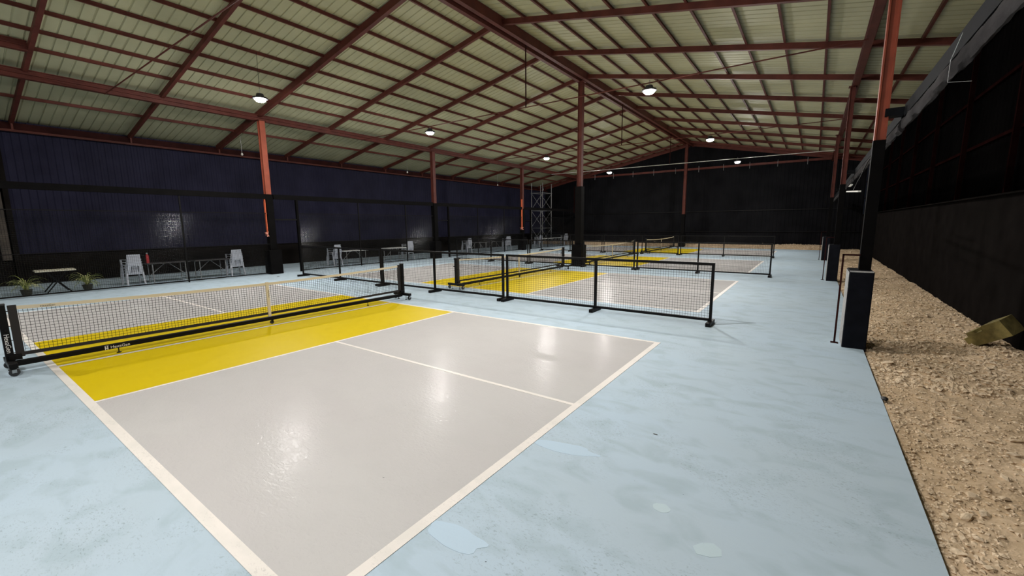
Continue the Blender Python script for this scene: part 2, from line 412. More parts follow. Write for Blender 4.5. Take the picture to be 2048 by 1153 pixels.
# ridge: two channels with the pale cap strip between
for sx in (-1, 1):
    mb = MB(); x = XC+sx*0.17
    mb.bb((x-0.03, Y0, 8.28), (x+0.03, Y1, 8.60)); mb.bb((x-0.075, Y0, 8.255), (x+0.075, Y1, 8.28))
    mb.build('ridge_beam', M['steel'], ce)
ys = [Y0]+RAFT+[Y1]
for a, b in zip(ys[:-1], ys[1:]):
    if b-a > .5: MB().bb((XC-0.07, a+0.12, 8.42), (XC+0.0, b-0.12, 8.435)).build('ridge_flashing', M['ridge'], ce)
# eave beams over the column rows
def ibeam(x, z0, z1, ya, yb, wd=.16, name='eave_beam', parent=None, mat='steel'):
    mb = MB(); mb.bb((x-0.02, ya, z0+.02), (x+0.02, yb, z1-.02)); mb.bb((x-wd/2, ya, z0), (x+wd/2, yb, z0+.02)); mb.bb((x-wd/2, ya, z1-.02), (x+wd/2, yb, z1))
    mb.bb((x-wd/2, ya, (z0+z1)/2-.008), (x+wd/2, yb, (z0+z1)/2+.008))
    return mb.build(name, M[mat], parent)
ibeam(-10.08, 6.24, 6.50, Y0, Y1, .18, parent=ce)
ibeam(9.42, 6.24, 6.48, Y0, Y1, .16, parent=ce)
ibeam(-8.75, 6.66, 6.92, Y0, 1.45, .16, 'short_beam', ce)
# horizontal ties with ridge hangers
for y, mt in ((3.15, 'steel'), (12.55, 'steel'), (21.97, 'steel'), (31.4, 'cable')):
    MB().tube([(-10.05, y, 6.22), (XC, y, 6.20), (9.38, y, 6.18)], 0.018 if mt == 'steel' else 0.02, 6).build('tie_rod', M[mt], ce)
    MB().tube([(XC, y, 6.2), (XC, y, 8.55)], 0.024, 6).build('hanger_rod', M['dullsteel'], ce)

# ------------------------------------------------------------------ walls
def wall_sheet(x, ya, yb, z0, z1, name, mat, parent=None, face=1, pitch=0.2, h=.018):
    pr = corr_profile(ya, yb, pitch, h, .06, .03); mb = MB()
    for s, hh in pr:
        for z in (z0, z1): mb.v.append(Vector((x+face*hh, s, z)))
    for i in range(len(pr)-1): mb.f.append((2*i, 2*i+1, 2*i+3, 2*i+2))
    return mb.build(name, M[mat], parent)
wl = struct(MB().bb((XL-.15, Y0, 0), (XL, Y1, 1.10)).build('wall_left', M['wallblack']))
k = 0; y = 1.15
while y < Y1-.1:                                            # long navy sheets, lapped side by side
    y2 = min(y+3.6, Y1); wall_sheet(XL-.02+0.004*(k % 2), y, y2, 1.08, 5.72, 'wall_sheet', 'navy', wl, 1); y = y2; k += 1
MB().bb((XL-.1, Y0, 1.10), (XL-.02, 1.14, 5.7)).build('dark_wall_opening', M['wallblack'], wl)  # black sheet stands in for the darkness of an open wall end
MB().bb((XL+.0, 1.02, 0), (XL+.12, 1.15, 5.35)).build('wall_post', M['wallblack'], wl)
MB().bb((XL-.02, 0.74, 0.9), (XL+.2, 0.96, 5.2)).build('wall_post', M['brownconc'], wl)
MB().bb((XL-.02, Y0, 1.08), (XL+.05, Y1, 1.10)).build('ledge_trim', M['wallblack'], wl)
ibeam(XL+.22, 5.33, 5.40, Y0, Y1, .12, 'eave_channel', wl)
MB().bb((XL+.02, Y0, 5.42), (XL+.06, Y1, 5.66)).build('eave_panel', M['dullsteel'], wl)
for k, y in enumerate(RAFT):
    if y < Y1-1: MB().bar((XL+.18, y, 5.40), (XL+.18, y, 5.64), .05).build('strut', M['steel'], wl)
# gable at the far end
mb = MB(); pr = corr_profile(XL, XR, .25, .014, .06, .03)
for s, h in pr:
    for z in (0, zroof(s)+.05): mb.v.append(Vector((s, Y1-h, z)))
for i in range(len(pr)-1): mb.f.append((2*i, 2*i+1, 2*i+3, 2*i+2))
wb = struct(mb.build('wall_back', M['gableblack']))
for xa, xb in ((XC, XL), (XC, XR)):
    MB().bar((xa, Y1-.12, zroof(xa)-.12), (xb, Y1-.12, zroof(xb)-.12), .1, .3).build('gable_rafter', M['steel'], wb)
MB().bar((-12.4, Y1-.2, 6.40), (9.6, Y1-.2, 6.42), .14, .16).build('gable_beam', M['steel'], wb)
MB().bb((XL, Y1-.1, 2.88), (XR, Y1-.04, 2.94)).build('gable_rail', M['black'], wb)
MB().bb((XL, Y1-.1, 1.22), (XR, Y1-.04, 1.26)).build('gable_rail', M['black'], wb)
x = -8.7
while x < 8.5:
    MB().tube([(x, Y1-.3, 6.62), (x, Y1-.3, 6.12)], .014, 5).build('hanging_tie', M['greysteel'], wb); x += 1.85
# right wall: painted blocks below, sheeting with red studs above
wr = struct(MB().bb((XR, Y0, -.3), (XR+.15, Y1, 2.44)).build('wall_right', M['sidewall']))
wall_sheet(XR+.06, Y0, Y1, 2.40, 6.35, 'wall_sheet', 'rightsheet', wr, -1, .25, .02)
for k in range(-5, 9):
    y = 10.1+3.15*k
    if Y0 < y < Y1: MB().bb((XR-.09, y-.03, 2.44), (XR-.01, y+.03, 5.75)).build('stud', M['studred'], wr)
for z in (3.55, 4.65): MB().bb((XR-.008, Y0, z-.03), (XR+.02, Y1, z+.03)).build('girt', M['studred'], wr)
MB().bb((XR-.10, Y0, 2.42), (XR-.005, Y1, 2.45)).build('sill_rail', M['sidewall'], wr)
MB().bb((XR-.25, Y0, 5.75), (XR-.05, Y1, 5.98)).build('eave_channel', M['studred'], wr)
wf = struct(MB().bb((XL, Y0-.1, 0), (XR, Y0, 8.6)).build('wall_front', M['gableblack']))

# ------------------------------------------------------------------ columns
def hsec(mb, x, y, z0, z1, wd, dp):
    t = .022
    mb.bb((x-wd/2, y-dp/2, z0), (x-wd/2+t, y+dp/2, z1)); mb.bb((x+wd/2-t, y-dp/2, z0), (x+wd/2, y+dp/2, z1)); mb.bb((x-wd/2+t, y-.012-dp*.25, z0), (x+wd/2-t, y+.012-dp*.25, z1))
    return mb
def column(x, y, zs, zt, label, group, wd=.21, bw=.27, pw=.52, ph=1.02, mat='steellit', plinth=True, pmat='columnblack', px=0, pd=.5, py=0):
    t = thing('column', label, 'column', (x, y, 0), group=group)
    hsec(MB(), 0, 0, zs, zt, wd, wd).build('upper_shaft', M[mat], t)
    MB().bb((-bw/2, -bw/2, 0 if not plinth else ph), (bw/2, bw/2, zs)).build('lower_shaft', M['columnblack'], t)
    MB().bb((-wd*.8, -wd*.8, zt), (wd*.8, wd*.8, zt+.02)).build('cap_plate', M['steel'], t)
    if plinth: bevel(MB().bb((px-pw/2, py-pd/2, 0), (px+pw/2, py+pd/2, ph)).build('plinth', M[pmat], t), .015)
    return t
GC = 'red and black steel columns'
c1 = column(-9.98, 7.80, 3.32, 6.24, 'tall red steel column with lamp-lit tone and black base, nearest on the left row, orange strap tied to it', GC)
column(-9.90, 17.25, 3.28, 6.24, 'orange-red and black steel column, second along the left fence row', GC, mat='steel')
c3 = column(-9.95, 26.70, 3.2, 6.24, 'red steel column beside the far scaffold tower, third in the left row', GC, mat='steel')
c4 = column(XC-.12, 17.25, 3.70, 8.26, 'tall red column rising to the ridge in the middle of the hall, black below', GC, bw=.31, pw=.46, mat='steel')
MB().tube([(-.23, -.1, 2.5), (-.23, -.1, 3.72)], .02, 6).build('conduit', M['studred'], c4)
column(XC, 36.15, 2.70, 8.26, 'slim red ridge column against the far black gable wall', GC, mat='steel', bw=.26, pw=.42)
RIGHTS = ((7.80, 'red column with dark navy plinth, nearest on the right beside the gravel'),
          (17.10, 'second column of the right row, its dark plinth at the slab edge'),
          (26.40, 'third column of the right row, far off with its dark plinth'))
for i, (y, lab) in enumerate(RIGHTS):
    x = 9.40-.04*i
    t = column(x, y, 3.20, 6.24, lab, GC, wd=.14, bw=.15, mat='steellit' if i == 0 else 'steel', plinth=False)
    p = bevel(MB().bb((-.20, -.36, -.15), (.10, .30, 1.22)).build('plinth', M['padding'], t), .012)
    MB().bb((-.206, -.34, 0), (-.2005, .28, 1.20)).build('lit_side', M['paleconc'], t, label='plinth side coloured pale to look lit')  # pale plate imitates light falling on this side of the plinth
    if i == 0:
        MB().bb((-.195, -.362, 1.207), (.09, -.335, 1.228)).build('mortar_lip', M['paleconc'], t)
    mb = MB(); xs_ = -.285
    mb.bar((xs_, -.10, 0), (xs_, -.10, 1.47), .026); mb.bar((xs_-.013, -.10, 1.457), (-.075, -.10, 1.457), .026)
    mb.build('guard_pipe', M['dullsteel'], t)
    MB().bb((xs_-.05, -.15, 0), (xs_+.05, -.05, .008)).build('base_flange', M['dullsteel'], t)
for y in (-1.65,):
    column(9.42, y-3, 3.2, 6.24, 'right row column behind the camera', GC, wd=.14, bw=.15, plinth=False)
# straps hanging from two left columns
for (x, y, z0, z1, lab) in ((-9.90, 7.61, 1.72, 3.32, 'bright orange strap with frayed bow, hanging down the nearest left column'),
                            (-9.84, 26.5, 1.70, 3.9, 'orange strap hanging down the left column beside the scaffold')):
    t = thing('strap', lab, 'strap', (x, y, z0), group='orange straps on the left columns')
    MB().bb((-.06, -.008, 0), (.06, .008, z1-z0)).build('webbing', M['strap'], t)
    mb = MB()
    for dx, dz, ln_ in ((-.16, .02, .0), (.15, .06, 0), (-.12, -.09, 0), (.16, -.12, 0), (.03, -.14, 0)):
        mb.bar((0, -.012, 0), (dx, -.02, dz), .045, .01, upv=(0, 1, 0))
    mb.lathe([(.01, -.05), (.055, -.03), (.06, .02), (.02, .05)], (0, -.02, 0), 8)
    mb.build('bow', M['knot'], t)

# ------------------------------------------------------------------ left fence line
FX = -9.86
def fence(y0, y1, posts, lab):
    t = thing('mesh_fence', lab, 'fence', (FX, y0, 0), group='black mesh fence along the left columns')
    Ln = y1-y0
    for z, h in ((.06, .04), (1.27, .025), (2.54, .03)):
        MB().bb((-.018, 0, z-h/2), (.018, Ln, z+h/2)).build('rail', M['black'], t)
    for py in posts:
        MB().bb((-.022, py-y0-.022, .0), (.022, py-y0+.022, 3.12)).build('post', M['black'], t)
    mb = MB(); s = .052; n = int(Ln/s)
    for i in range(1, n): mb.bar((0, i*s, .07), (0, i*s, 2.54), .0042, caps=False)
    for k in range(1, int(2.46/s)): mb.tube([(.003, 0, .07+k*s), (.003, Ln, .07+k*s)], .0025, 8, caps=False)
    mb.build('wire_mesh', M['wire'], t, smooth=True, kind='stuff')
fence(-4.6, 7.66, (-4.55, 4.70), 'black wire mesh fence in front of the potted plants, nearest bay')
fence(8.92, 17.08, (8.95, 12.0, 15.0), 'black wire mesh fence bay between first and second left columns')
fence(18.32, 26.56, (18.35, 21.2, 24.2), 'black wire mesh fence bay between second and third left columns')
fence(27.75, 35.7, (27.8, 30.5, 33.2, 35.6), 'farthest black wire mesh fence bay, in front of the scaffold')
for y, lab in ((8.38, 'black gate frame beside the nearest left column'), (17.85, 'black gate frame beside the second left column'), (27.25, 'black gate frame beside the third left column')):
    t = thing('gate_frame', lab, 'gate', (FX, y, 0), group='gate openings in the left fence')
    MB().bb((-.03, -.45, 2.25), (.03, .54, 2.31)).build('lintel', M['black'], t)
    MB().bb((-.06, .49, .0), (.06, .57, 3.12)).build('door_post', M['columnblack'], t)
for a, b in ((Y0, 7.66), (7.95, 17.1), (17.4, 26.55), (26.85, Y1-.15)):
    o = MB().bb((FX-.05, a, 3.12), (FX+.05, b, 3.32)).build('fence_beam', M['columnblack'])
    o['label'] = {True: 'long black horizontal beam over the mesh fence, nearest bay', False: ''}[a == Y0] or ('black horizontal beam over the mesh fence, %s bay' % {7.95: 'second', 17.4: 'third', 26.85: 'farthest'}[a])
    o['category'] = 'beam'; o['group'] = 'black beams over the left fence'

# ------------------------------------------------------------------ right side rolled shade net along its rail
BAYS = ((1.0, 7.70, 'grey rolled shade net on its rail, nearest piece at top right'), (7.92, 17.0, 'grey rolled shade net between the first and second right columns'),
        (17.2, 26.3, 'grey rolled shade net between the second and third right columns'), (26.5, 36.5, 'farthest grey rolled shade net along the right column row'))
for bi, (a, b, lab) in enumerate(BAYS):
    t = thing('rolled_net', lab, 'net', (9.655, a, 3.5), group='rolled shade nets along the right columns')
    MB().bb((-.02, 0, .0), (.02, b-a, .17)).build('rail', M['tarpdark'], t)
    for e in (0, b-a):
        for cy in (7.80, 17.10, 26.40):
            if abs(a+e-cy) < .3: MB().bb((-.20+(.04 if cy > 20 else 0)-.03, min(e, cy-a), .03), (-.0205, max(e, cy-a), .14)).build('bracket', M['tarpdark'], t)
    mb = MB(); n = int((b-a)/.06); K = 10
    for i in range(n+1):
        yy = (b-a)*i/n
        sag = .03*noise.noise(Vector((yy*.8, bi*4.0, 0))) + .015*noise.noise(Vector((yy*3, bi, 5)))
        for k in range(K):
            an = 2*PI*k/K; r = 1+.35*noise.noise(Vector((yy*2.7, k*1.3, bi*3.0)))+.15*noise.noise(Vector((yy*9, k*2.3, bi*3.0)))
            mb.v.append(Vector((.04*r*math.cos(an)-.005, yy, -.10+.085*r*math.sin(an)+sag*.6)))
    for i in range(n):
        for k in range(K): mb.f.append((i*K+k, i*K+(k+1) % K, (i+1)*K+(k+1) % K, (i+1)*K+k))
    mb.f += [tuple(range(K)), tuple(n*K+k for k in range(K))]
    mb.build('net_roll', M['tarp'], t, smooth=True)
o = MB().tube([(9.64, 4.72, 3.66), (9.60, 4.85, 3.45), (9.6, 4.85, 3.26), (9.74, 4.75, 3.22)], .0025, 5).build('loose_wire', M['greysteel'])
o['label'] = 'thin loose bright wire hanging from the rolled net at top right'; o['category'] = 'wire'
t = thing('glint_bar', 'white bar standing in for a bright glint under the rolled net by the nearest right column', 'lamp', (9.35, 11.6, 2.66))  # added white bars imitate two bright glints, no lamp known here
MB().bar((-.02, -2.2, -.12), (0.0, 2.2, .12), .05, .03).build('glint_streak', M['cable'], t)
MB().bar((-.02, .2, .17), (0, 1.4, .20), .04, .02).build('bracket', M['cable'], t)  # second, smaller glint streak in white
MB().tube([(0, 0, 0), (.2, 0, .62), (.30, 0, .80)], .01, 5).build('stem', M['black'], t)

# ------------------------------------------------------------------ lamps
def make_lamp(label):
    t = thing('high_bay_lamp', label, 'lamp', group='round high-bay lamps hanging under the roof')
    MB().lathe([(.06, .16), (.10, .15), (.12, .07), (.21, .04), (.225, .0), (.21, -.01)], n=24).build('housing', M['lampbody'], t, smooth=True)
    MB().lathe([(.162, -.0105), (.15, -.05), (.11, -.085), (.04, -.10)], n=24).build('lens', M['lens'], t, smooth=True)
    MB().tube([(0, 0, .15), (0, 0, .30)], .012, 6).build('hook', M['chrome'], t)
    return t
LAMPS = [(-6.0, 6.0, 6.02, 'lit round lamp over the nearest court, just above the first left column'),
         (-5.23, 12.6, 5.98, 'lit round lamp hanging left of the ridge over the second court'),
         (-4.95, 22.0, 5.98, 'lit round lamp left of the ridge over the third court'),
         (-4.80, 31.4, 5.98, 'farthest lit round lamp left of the ridge'),
         (4.27, 12.6, 5.98, 'brightest lit round lamp right of the ridge, over the second court'),
         (4.25, 22.0, 5.98, 'lit round lamp right of the ridge over the third court'),
         (4.20, 31.4, 5.98, 'farthest lit round lamp right of the ridge'),
         (4.3, 5.3, 6.2, 'lit round lamp over the nearest court, out of view above'),
         (5.6, -1.9, 6.0, 'lit round lamp behind the camera, right'), (-5.3, -3.2, 6.0, 'lit round lamp behind the camera, left')]
lp = make_lamp(LAMPS[0][3]); lt = tree_of(lp)
for i, (x, y, z, lab) in enumerate(LAMPS):
    o = lp if i == 0 else copy_tree(lp, lt)
    o.location = (x, y, z); o['label'] = lab
for a in ((-6.0, 6.0, 6.3, 7.4), (4.3, 5.3, 6.45, 7.62)):
    o = MB().tube([(a[0], a[1], a[2]), (a[0]+.02, a[1], a[3])], .006, 5).build('lamp_cord', M['black'])
    o['label'] = 'thin cord holding the nearest %s lamp to the roof' % ('left' if a[0] < 0 else 'right'); o['category'] = 'cord'
for i, (x, y, z, lab) in enumerate(((-13.0, 8.25, 5.35, 'small unlit bulb on a wire, nearest along the left eave'), (-13.0, 18.0, 5.45, 'small unlit bulb under the left eave, before the second column'), (-13.0, 27.6, 5.3, 'small unlit bulb under the left eave near the scaffold'))):
    t = thing('bare_bulb', lab, 'bulb', (x, y, z), group='small bulbs under the left eave')
    MB().lathe([(.02, -.11), (.045, -.09), (.05, -.05), (.03, 0)], n=10).build('globe', M['cable'], t, smooth=True)
    MB().tube([(0, 0, 0), (0, 0, 6.11-z)], .008, 5).build('wire', M['greysteel'], t)

# ------------------------------------------------------------------ pickleball nets
def mtx(loc, xdir, ydir):
    x = Vector(xdir).normalized(); y = Vector(ydir).normalized(); z = x.cross(y)
    mm = Matrix((x, y, z)).transposed().to_4x4(); mm.translation = Vector(loc); return mm
def net(y0, label, detail=True):
    Ln = 6.94; X = -.3
    t = thing('pickleball_net', label, 'net', (X, y0, 0), group='portable nets, one on each court')
    def ztop(s): return .93 - .075*(1-((s-Ln/2)/(Ln/2))**2)
    def zbot(s): return .250 - .02*(1-((s-Ln/2)/(Ln/2))**2)
    for e, s in ((0, 0.0), (1, Ln)):
        sg = 1 if e == 0 else -1
        pst = bevel(MB().bb((-.04, s-.04, .15), (.04, s+.04, .965)).build('post', M['black'], t), .006)
        MB().bb((-.042, s-.042, .955), (.042, s+.042, .975)).build('cap', M['rubber'], pst)
        MB().tube([(.04, s, .62), (.07, s, .62), (.085, s, .60)], .010, 6).build('lock_knob', M['black'], pst)
        MB().tube([(-.04, s, .70), (-.10, s+sg*.02, .71), (-.13, s+sg*.02, .69)], .012, 6).build('crank_handle', M['black'], pst)
        fb = bevel(MB().bb((-.34, s-.042, .112), (.30, s+.042, .178)).build('foot_bar', M['black'], t), .006)
        bevel(MB().bb((-.06, s-.06+sg*.05, .1781), (.06, s+.06+sg*.05, .25)).build('bracket', M['black'], t), .005)
        for cx in (-.30, .26):
            mb = MB().lathe([(.022, -.024), (.050, -.020), (.055, 0), (.050, .020), (.022, .024)], (cx, s, .056), 16, 'x')
            mb.build('caster_wheel', M['rubber'], fb, smooth=True)
            MB().bb((cx-.028, s-.022, .05), (cx-.020, s+.022, .095)).bb((cx-.020, s-.022, .088), (cx+.020, s+.022, .10)).bb((cx+.020, s-.022, .05), (cx+.028, s+.022, .095)).build('caster_fork', M['chrome'], fb)
        for cx in (-.17, .13): MB().lathe([(.03, 0), (.028, .012), (.007, .02), (.007, .10)], (cx, s, .0), 12).build('levelling_foot', M['black'], fb)
    bar = bevel(MB().bb((-.04, .04, .085), (.04, Ln-.04, .158)).build('base_bar', M['black'], t), .006)
    for s in (1.12, Ln-1.12):
        MB().lathe([(.032, 0), (.03, .012), (.008, .02), (.007, .085)], (0, s, 0), 12).build('levelling_foot', M['black'], bar)
    MB().lathe([(.012, -.016), (.036, -.014), (.036, .014), (.012, .016)], (.0, 3.50, .037), 16, 'x').build('centre_caster', M['rubber'], bar, smooth=True)
    MB().bar((0, 3.52, .09), (0, 3.50, .04), .05, .02, upv=(0, 1, 0)).build('caster_fork', M['black'], bar)
    a, b = .15, Ln-.15
    # netting: knotted square cord
    s_ = .0455; n = int((b-a)/s_); mb = MB(); th = .0040
    rn = random.Random(3)
    def wob(s, z): return .006*noise.noise(Vector((s*2.2, z*4, y0)))+.003*noise.noise(Vector((s*9, z*9, y0)))
    rows = 15
    def P(i, j):
        s = a+(b-a)*i/n; z0, z1 = zbot(s)+.015, ztop(s)-.02
        z = z0+(z1-z0)*j/rows
        return Vector((.0, s+wob(s, z)*1.3, z+wob(z, s)*1.1))
    st = 1 if detail else 3
    for i in range(n+1):
        for j in range(0, rows, st): mb.bar(P(i, j), P(i, min(j+st, rows)), th, caps=False)
    for j in range(rows+1):
        for i in range(0, n, st): mb.bar(P(i, j), P(min(i+st, n), j), th, caps=False)
    if detail:
        for i in range(n+1):
            for j in range(rows+1):
                c = P(i, j); q = len(mb.v); r = .0050
                mb.v += [c+Vector(d)*r for d in ((1,0,0),(-1,0,0),(0,1,0),(0,-1,0),(0,0,1),(0,0,-1))]
                mb.f += [tuple(q+k for k in f) for f in ((0,2,4),(2,1,4),(1,3,4),(3,0,4),(2,0,5),(1,2,5),(3,1,5),(0,3,5))]
    mb.build('netting', M['net'], t, kind='stuff')
    def ribbon(fz, h, mat, name, x=.006, y_a=a-.03, y_b=b+.03):
        mb = MB(); K = 40
        for k in range(K):
            s0, s1 = y_a+(y_b-y_a)*k/K, y_a+(y_b-y_a)*(k+1)/K
            q = len(mb.v)
            for s in (s0, s1):
                for dx, dz in ((-x, -h/2), (x, -h/2), (x, h/2), (-x, h/2)): mb.v.append(Vector((dx, s, fz(s)+dz)))
            for i in range(4): mb.f.append((q+i, q+(i+1) % 4, q+4+(i+1) % 4, q+4+i))
        return mb.build(name, M[mat], t)
    ribbon(lambda s: ztop(s)-.02, .05, 'tape', 'top_tape')
    ribbon(lambda s: zbot(s)-.002, .050, 'fabric', 'bottom_tape')
    for s in (a-.05, b+.05):
        z0, z1 = .205, .945
        MB().bb((-.008, s-.042, z0), (.008, s+.042, z1)).build('side_tape', M['fabric'], t)
    for z in (.27, .45, .65, .86):
        MB().tube([(0, .0, z+.01), (0, a-.06, z)], .005, 5).build('lacing_cord', M['fabric'], t)
        MB().tube([(0, Ln, z+.01), (0, b+.06, z)], .005, 5).build('lacing_cord', M['fabric'], t)
    st_ = MB().bb((-.014, Ln/2-.028, .16), (.014, Ln/2+.028, .872)).build('centre_strap', M['tape'], t)
    if detail:
        # printed word and mark
        text('lettering', 'HexaGen', .062, M['print'], bar, mtx((.0405, 1.02, .118), (0, 1, 0), (0, 0, 1)))
        mb = MB(); 
        for q in (((0, 0), (0, .055), (.012, .055), (.012, 0)), ((.004, .055), (.035, .012), (.035, .0), (.012, .028)), ((.028, 0), (.028, .055), (.04, .055), (.04, 0)), ((0, .06), (0, .066), (.045, .066), (.045, .06))):
            b0 = len(mb.v)
            for u_, v_ in q: mb.v.append(Vector((.0408, .955+u_, .088+v_)))
            mb.f.append((b0, b0+1, b0+2, b0+3))
        mb.build('emblem', M['print'], bar)
        text('lettering', 'HexaGen', .070, M['print'], [c for c in COL.objects if c.parent == t and c.name.startswith('post')][0], mtx((.0405, 0.0, .555), (0, 0, -1), (0, 1, 0)))
        text('lettering', 'HexaGen', .04, M['printblack'], [c for c in COL.objects if c.parent == t and c.name.startswith('top_tape')][0], mtx((.0066, .36, ztop(.5)-.02), (0, 1, 0), (0, 0, 1)))
        text('lettering', 'HexaGen', .04, M['printblack'], st_, mtx((.0146, Ln/2+.01, .56), (0, 0, 1), (0, -1, 0)))
    return t
net(-.36, 'black net with cream top tape on the nearest court, spanning the left foreground', True)
net(8.72, 'portable net on the second court, behind the first mesh divider', False)
net(17.85, 'portable net on the third court, just right of the ridge column', False)
net(27.05, 'farthest portable net with white tape, near the gable wall', False)

# ------------------------------------------------------------------ divider panels
def divider(x0, x1, y, mid, label, H=1.22, skew=0.0):
    t = thing('divider_panel', label, 'barrier', (x0, y, 0), math.atan2(skew, x1-x0), group='low mesh barriers between the courts')
    Ln = math.hypot(x1-x0, skew); b = .05
    MB().bb((0, -b/2, .075), (Ln, b/2, .075+b)).build('bottom_rail', M['black'], t)
    MB().bb((0, -b/2, H-b), (Ln, b/2, H)).build('top_rail', M['black'], t)
    xs = [b/2, Ln-b/2] + ([mid-x0] if mid is not None else [])
    for x in xs:
        MB().bb((x-b/2, -b/2, .075+b), (x+b/2, b/2, H-b)).build('post', M['black'], t)
    for x in xs:
        bevel(MB().bb((x-.045, -.24, .0), (x+.045, .24, .074)).build('foot', M['black'], t), .006)
    mb = MB(); s = .052; n = int(Ln/s)
    for i in range(1, n): mb.bar((i*s, .004, .12), (i*s, .004, H-b), .0042, caps=False)
    for k in range(1, int((H-.17)/s)+1): mb.bar((b, 0, .12+k*s), (Ln-b, 0, .12+k*s), .0042, caps=False)
    mb.build('wire_mesh', M['wire'], t, kind='stuff')
divider(2.23, 7.20, 7.92, 4.74, 'black mesh barrier nearest the camera, right-hand piece ending beside the walkway')
divider(-2.90, 2.13, 7.94, -.45, 'black mesh barrier of the first row, middle piece behind the nearest net')
divider(-8.02, -3.00, 7.98, -5.42, 'black mesh barrier of the first row, left piece by the fence gate')
divider(2.58, 7.54, 16.95, 5.05, 'second-row black mesh barrier, right piece ending at the walkway')
divider(0.02, 2.48, 17.0, None, 'short black mesh barrier just right of the ridge column')
divider(-3.03, -.58, 17.1, None, 'short black mesh barrier just left of the ridge column')
divider(-8.10, -3.13, 17.15, -5.56, 'second-row black mesh barrier, left piece towards the fence')
divider(2.00, 7.00, 26.6, 4.45, 'third-row black mesh barrier, right piece, far off')
divider(-3.08, 1.90, 26.6, -.40, 'third-row black mesh barrier, middle piece, far off')
divider(-8.16, -3.18, 26.6, -5.68, 'third-row black mesh barrier, left piece, far off')

# ------------------------------------------------------------------ stacked chairs
def make_chair():
    """plastic armchair; back toward +x, front toward -x; local z up"""
    t = thing('plastic_chair', '', 'chair', group='stacked white plastic chairs along the left fence')
    mb = MB(); K = 6                                      # seat, slightly dished
    for zz in (0, -.02):
        for i in range(K+1):
            for j in range(K+1):
                u, v = i/K*2-1, j/K*2-1
                mb.v.append(Vector((-.21+.21*u*1.0+.21, v*(.205-.015*u), .40+.02*(u*u*.3+v*v)-.02*(u+1)*.5+zz)))
    W_ = K+1
    for L_ in (0, 1):
        for i in range(K):
            for j in range(K):
                q = L_*W_*W_+i*W_+j; f = (q, q+1, q+W_+1, q+W_); mb.f.append(f if L_ == 0 else f[::-1])
    mb.build('seat', M['plastic'], t, smooth=True)
    # skirt + backrest with vertical slots
    mb = MB()
    def bp(y, z): return Vector((.20+.12*(z-.38)/.42, y*(1-.18*(z-.38)/.42), z))
    def plate(y0, y1, z0, z1):
        q = len(mb.v); th = Vector((.012, 0, 0))
        for o_ in (Vector((0, 0, 0)), th):
            for (yy, zz) in ((y0, z0), (y1, z0), (y1, z1), (y0, z1)): mb.v.append(bp(yy, zz)+o_)
        mb.f += [tuple(q+k for k in f) for f in ((0,1,2,3),(7,6,5,4),(0,4,5,1),(1,5,6,2),(2,6,7,3),(3,7,4,0))]
    plate(-.22, .22, .36, .45); plate(-.22, .22, .66, .80); plate(-.22, -.12, .45, .66); plate(.12, .22, .45, .66)
    for yy in (-.072, -.012, .048): plate(yy, yy+.026, .45, .66)
    mb.build('backrest', M['plastic'], t)
    for sy in (-1, 1):
        for fx, tx in ((.24, .20), (-.24, -.19)):         # rear, front legs
            mb = MB(); q = 0
            ztop_ = .42 if fx > 0 else .62
            mb.bar((fx*1.05, sy*.245, 0), (tx, sy*.215, .42 if fx > 0 else .40), .045, .035, upv=(1, 0, 0))
            if fx < 0: mb.bar((tx, sy*.215, .40), (-.17, sy*.225, .60), .045, .03, upv=(1, 0, 0))
            mb.build('leg', M['plastic'], t)
        MB().bar((-.19, sy*.225, .61), (.245, sy*.205, .62), .05, .02).build('armrest', M['plastic'], t)
    return t
ch = make_chair(); ct = tree_of(ch)
STK = [(-10.95, 3.40, 0.06, 'left of the red canister, nearest stack'), (-10.92, 6.68, -0.03, 'in the second stack, left of the nearest left column'),
       (-10.98, 11.25, 0.10, 'in the stack behind the first-row barrier left end'), (-11.0, 16.03, -.05, 'in the stack beside the second left column'),
       (-11.05, 21.4, .05, 'in the fifth stack, behind the second net end'), (-11.0, 26.1, -.35, 'in the stack before the third left column'),
       (-11.0, 30.8, .05, 'in the stack in front of the scaffold'), (-11.0, 35.6, -.3, 'in the farthest stack by the back wall')]
LEV = ('bottom white plastic chair', 'second-lowest white plastic chair', 'second-highest white plastic chair', 'topmost white plastic chair')
first = True
for (x, y, rz, where) in STK:
    for k in range(4):
        o = ch if first else copy_tree(ch, ct); first = False
        o.location = (x-.022*k, y, .09*k); o.rotation_euler = (0, 0, rz)
        o['label'] = LEV[k] + ' ' + where

# ------------------------------------------------------------------ folding tables
def ftable(y0, y1, top, label, x=-10.85, braces=True, z=.73):
    t = thing('folding_table', label, 'table', (x, y0, 0), group='folding tables along the left fence')
    Ln = y1-y0
    bevel(MB().bb((-.32, 0, z-.04), (.32, Ln, z)).build('tabletop', M[top], t), .012)
    for s, sg in ((.16, 1), (Ln-.16, -1)):
        for xx in (-.27, .27):
            MB().tube([(xx, s, z-.04), (xx, s, .0)], .014, 8).build('leg', M['greysteel'], t)
        MB().tube([(-.27, s, .18), (.27, s, .18)], .011, 6).build('crossbar', M['greysteel'], t)
        MB().tube([(.0, s, .30+.0), (.0, s+sg*.42, z-.05)], .010, 6).build('brace', M['greysteel'], t)
    return t
ftable(3.72, 5.02, 'darktop', 'dark-topped folding table with the red canister on its end')
ftable(5.16, 6.36, 'darktop', 'dark-topped folding table just left of the second chair stack')
ftable(11.60, 13.05, 'tabletop2', 'white-topped folding table right of the third chair stack', x=-11.0)
ftable(14.35, 15.72, 'tabletop2', 'white-topped folding table left of the fourth chair stack', x=-11.0)
ftable(21.9, 23.5, 'darktop', 'dark folding table right of the fifth chair stack', x=-11.2)
ftable(23.9, 25.5, 'darktop', 'dark folding table left of the sixth chair stack', x=-11.2)
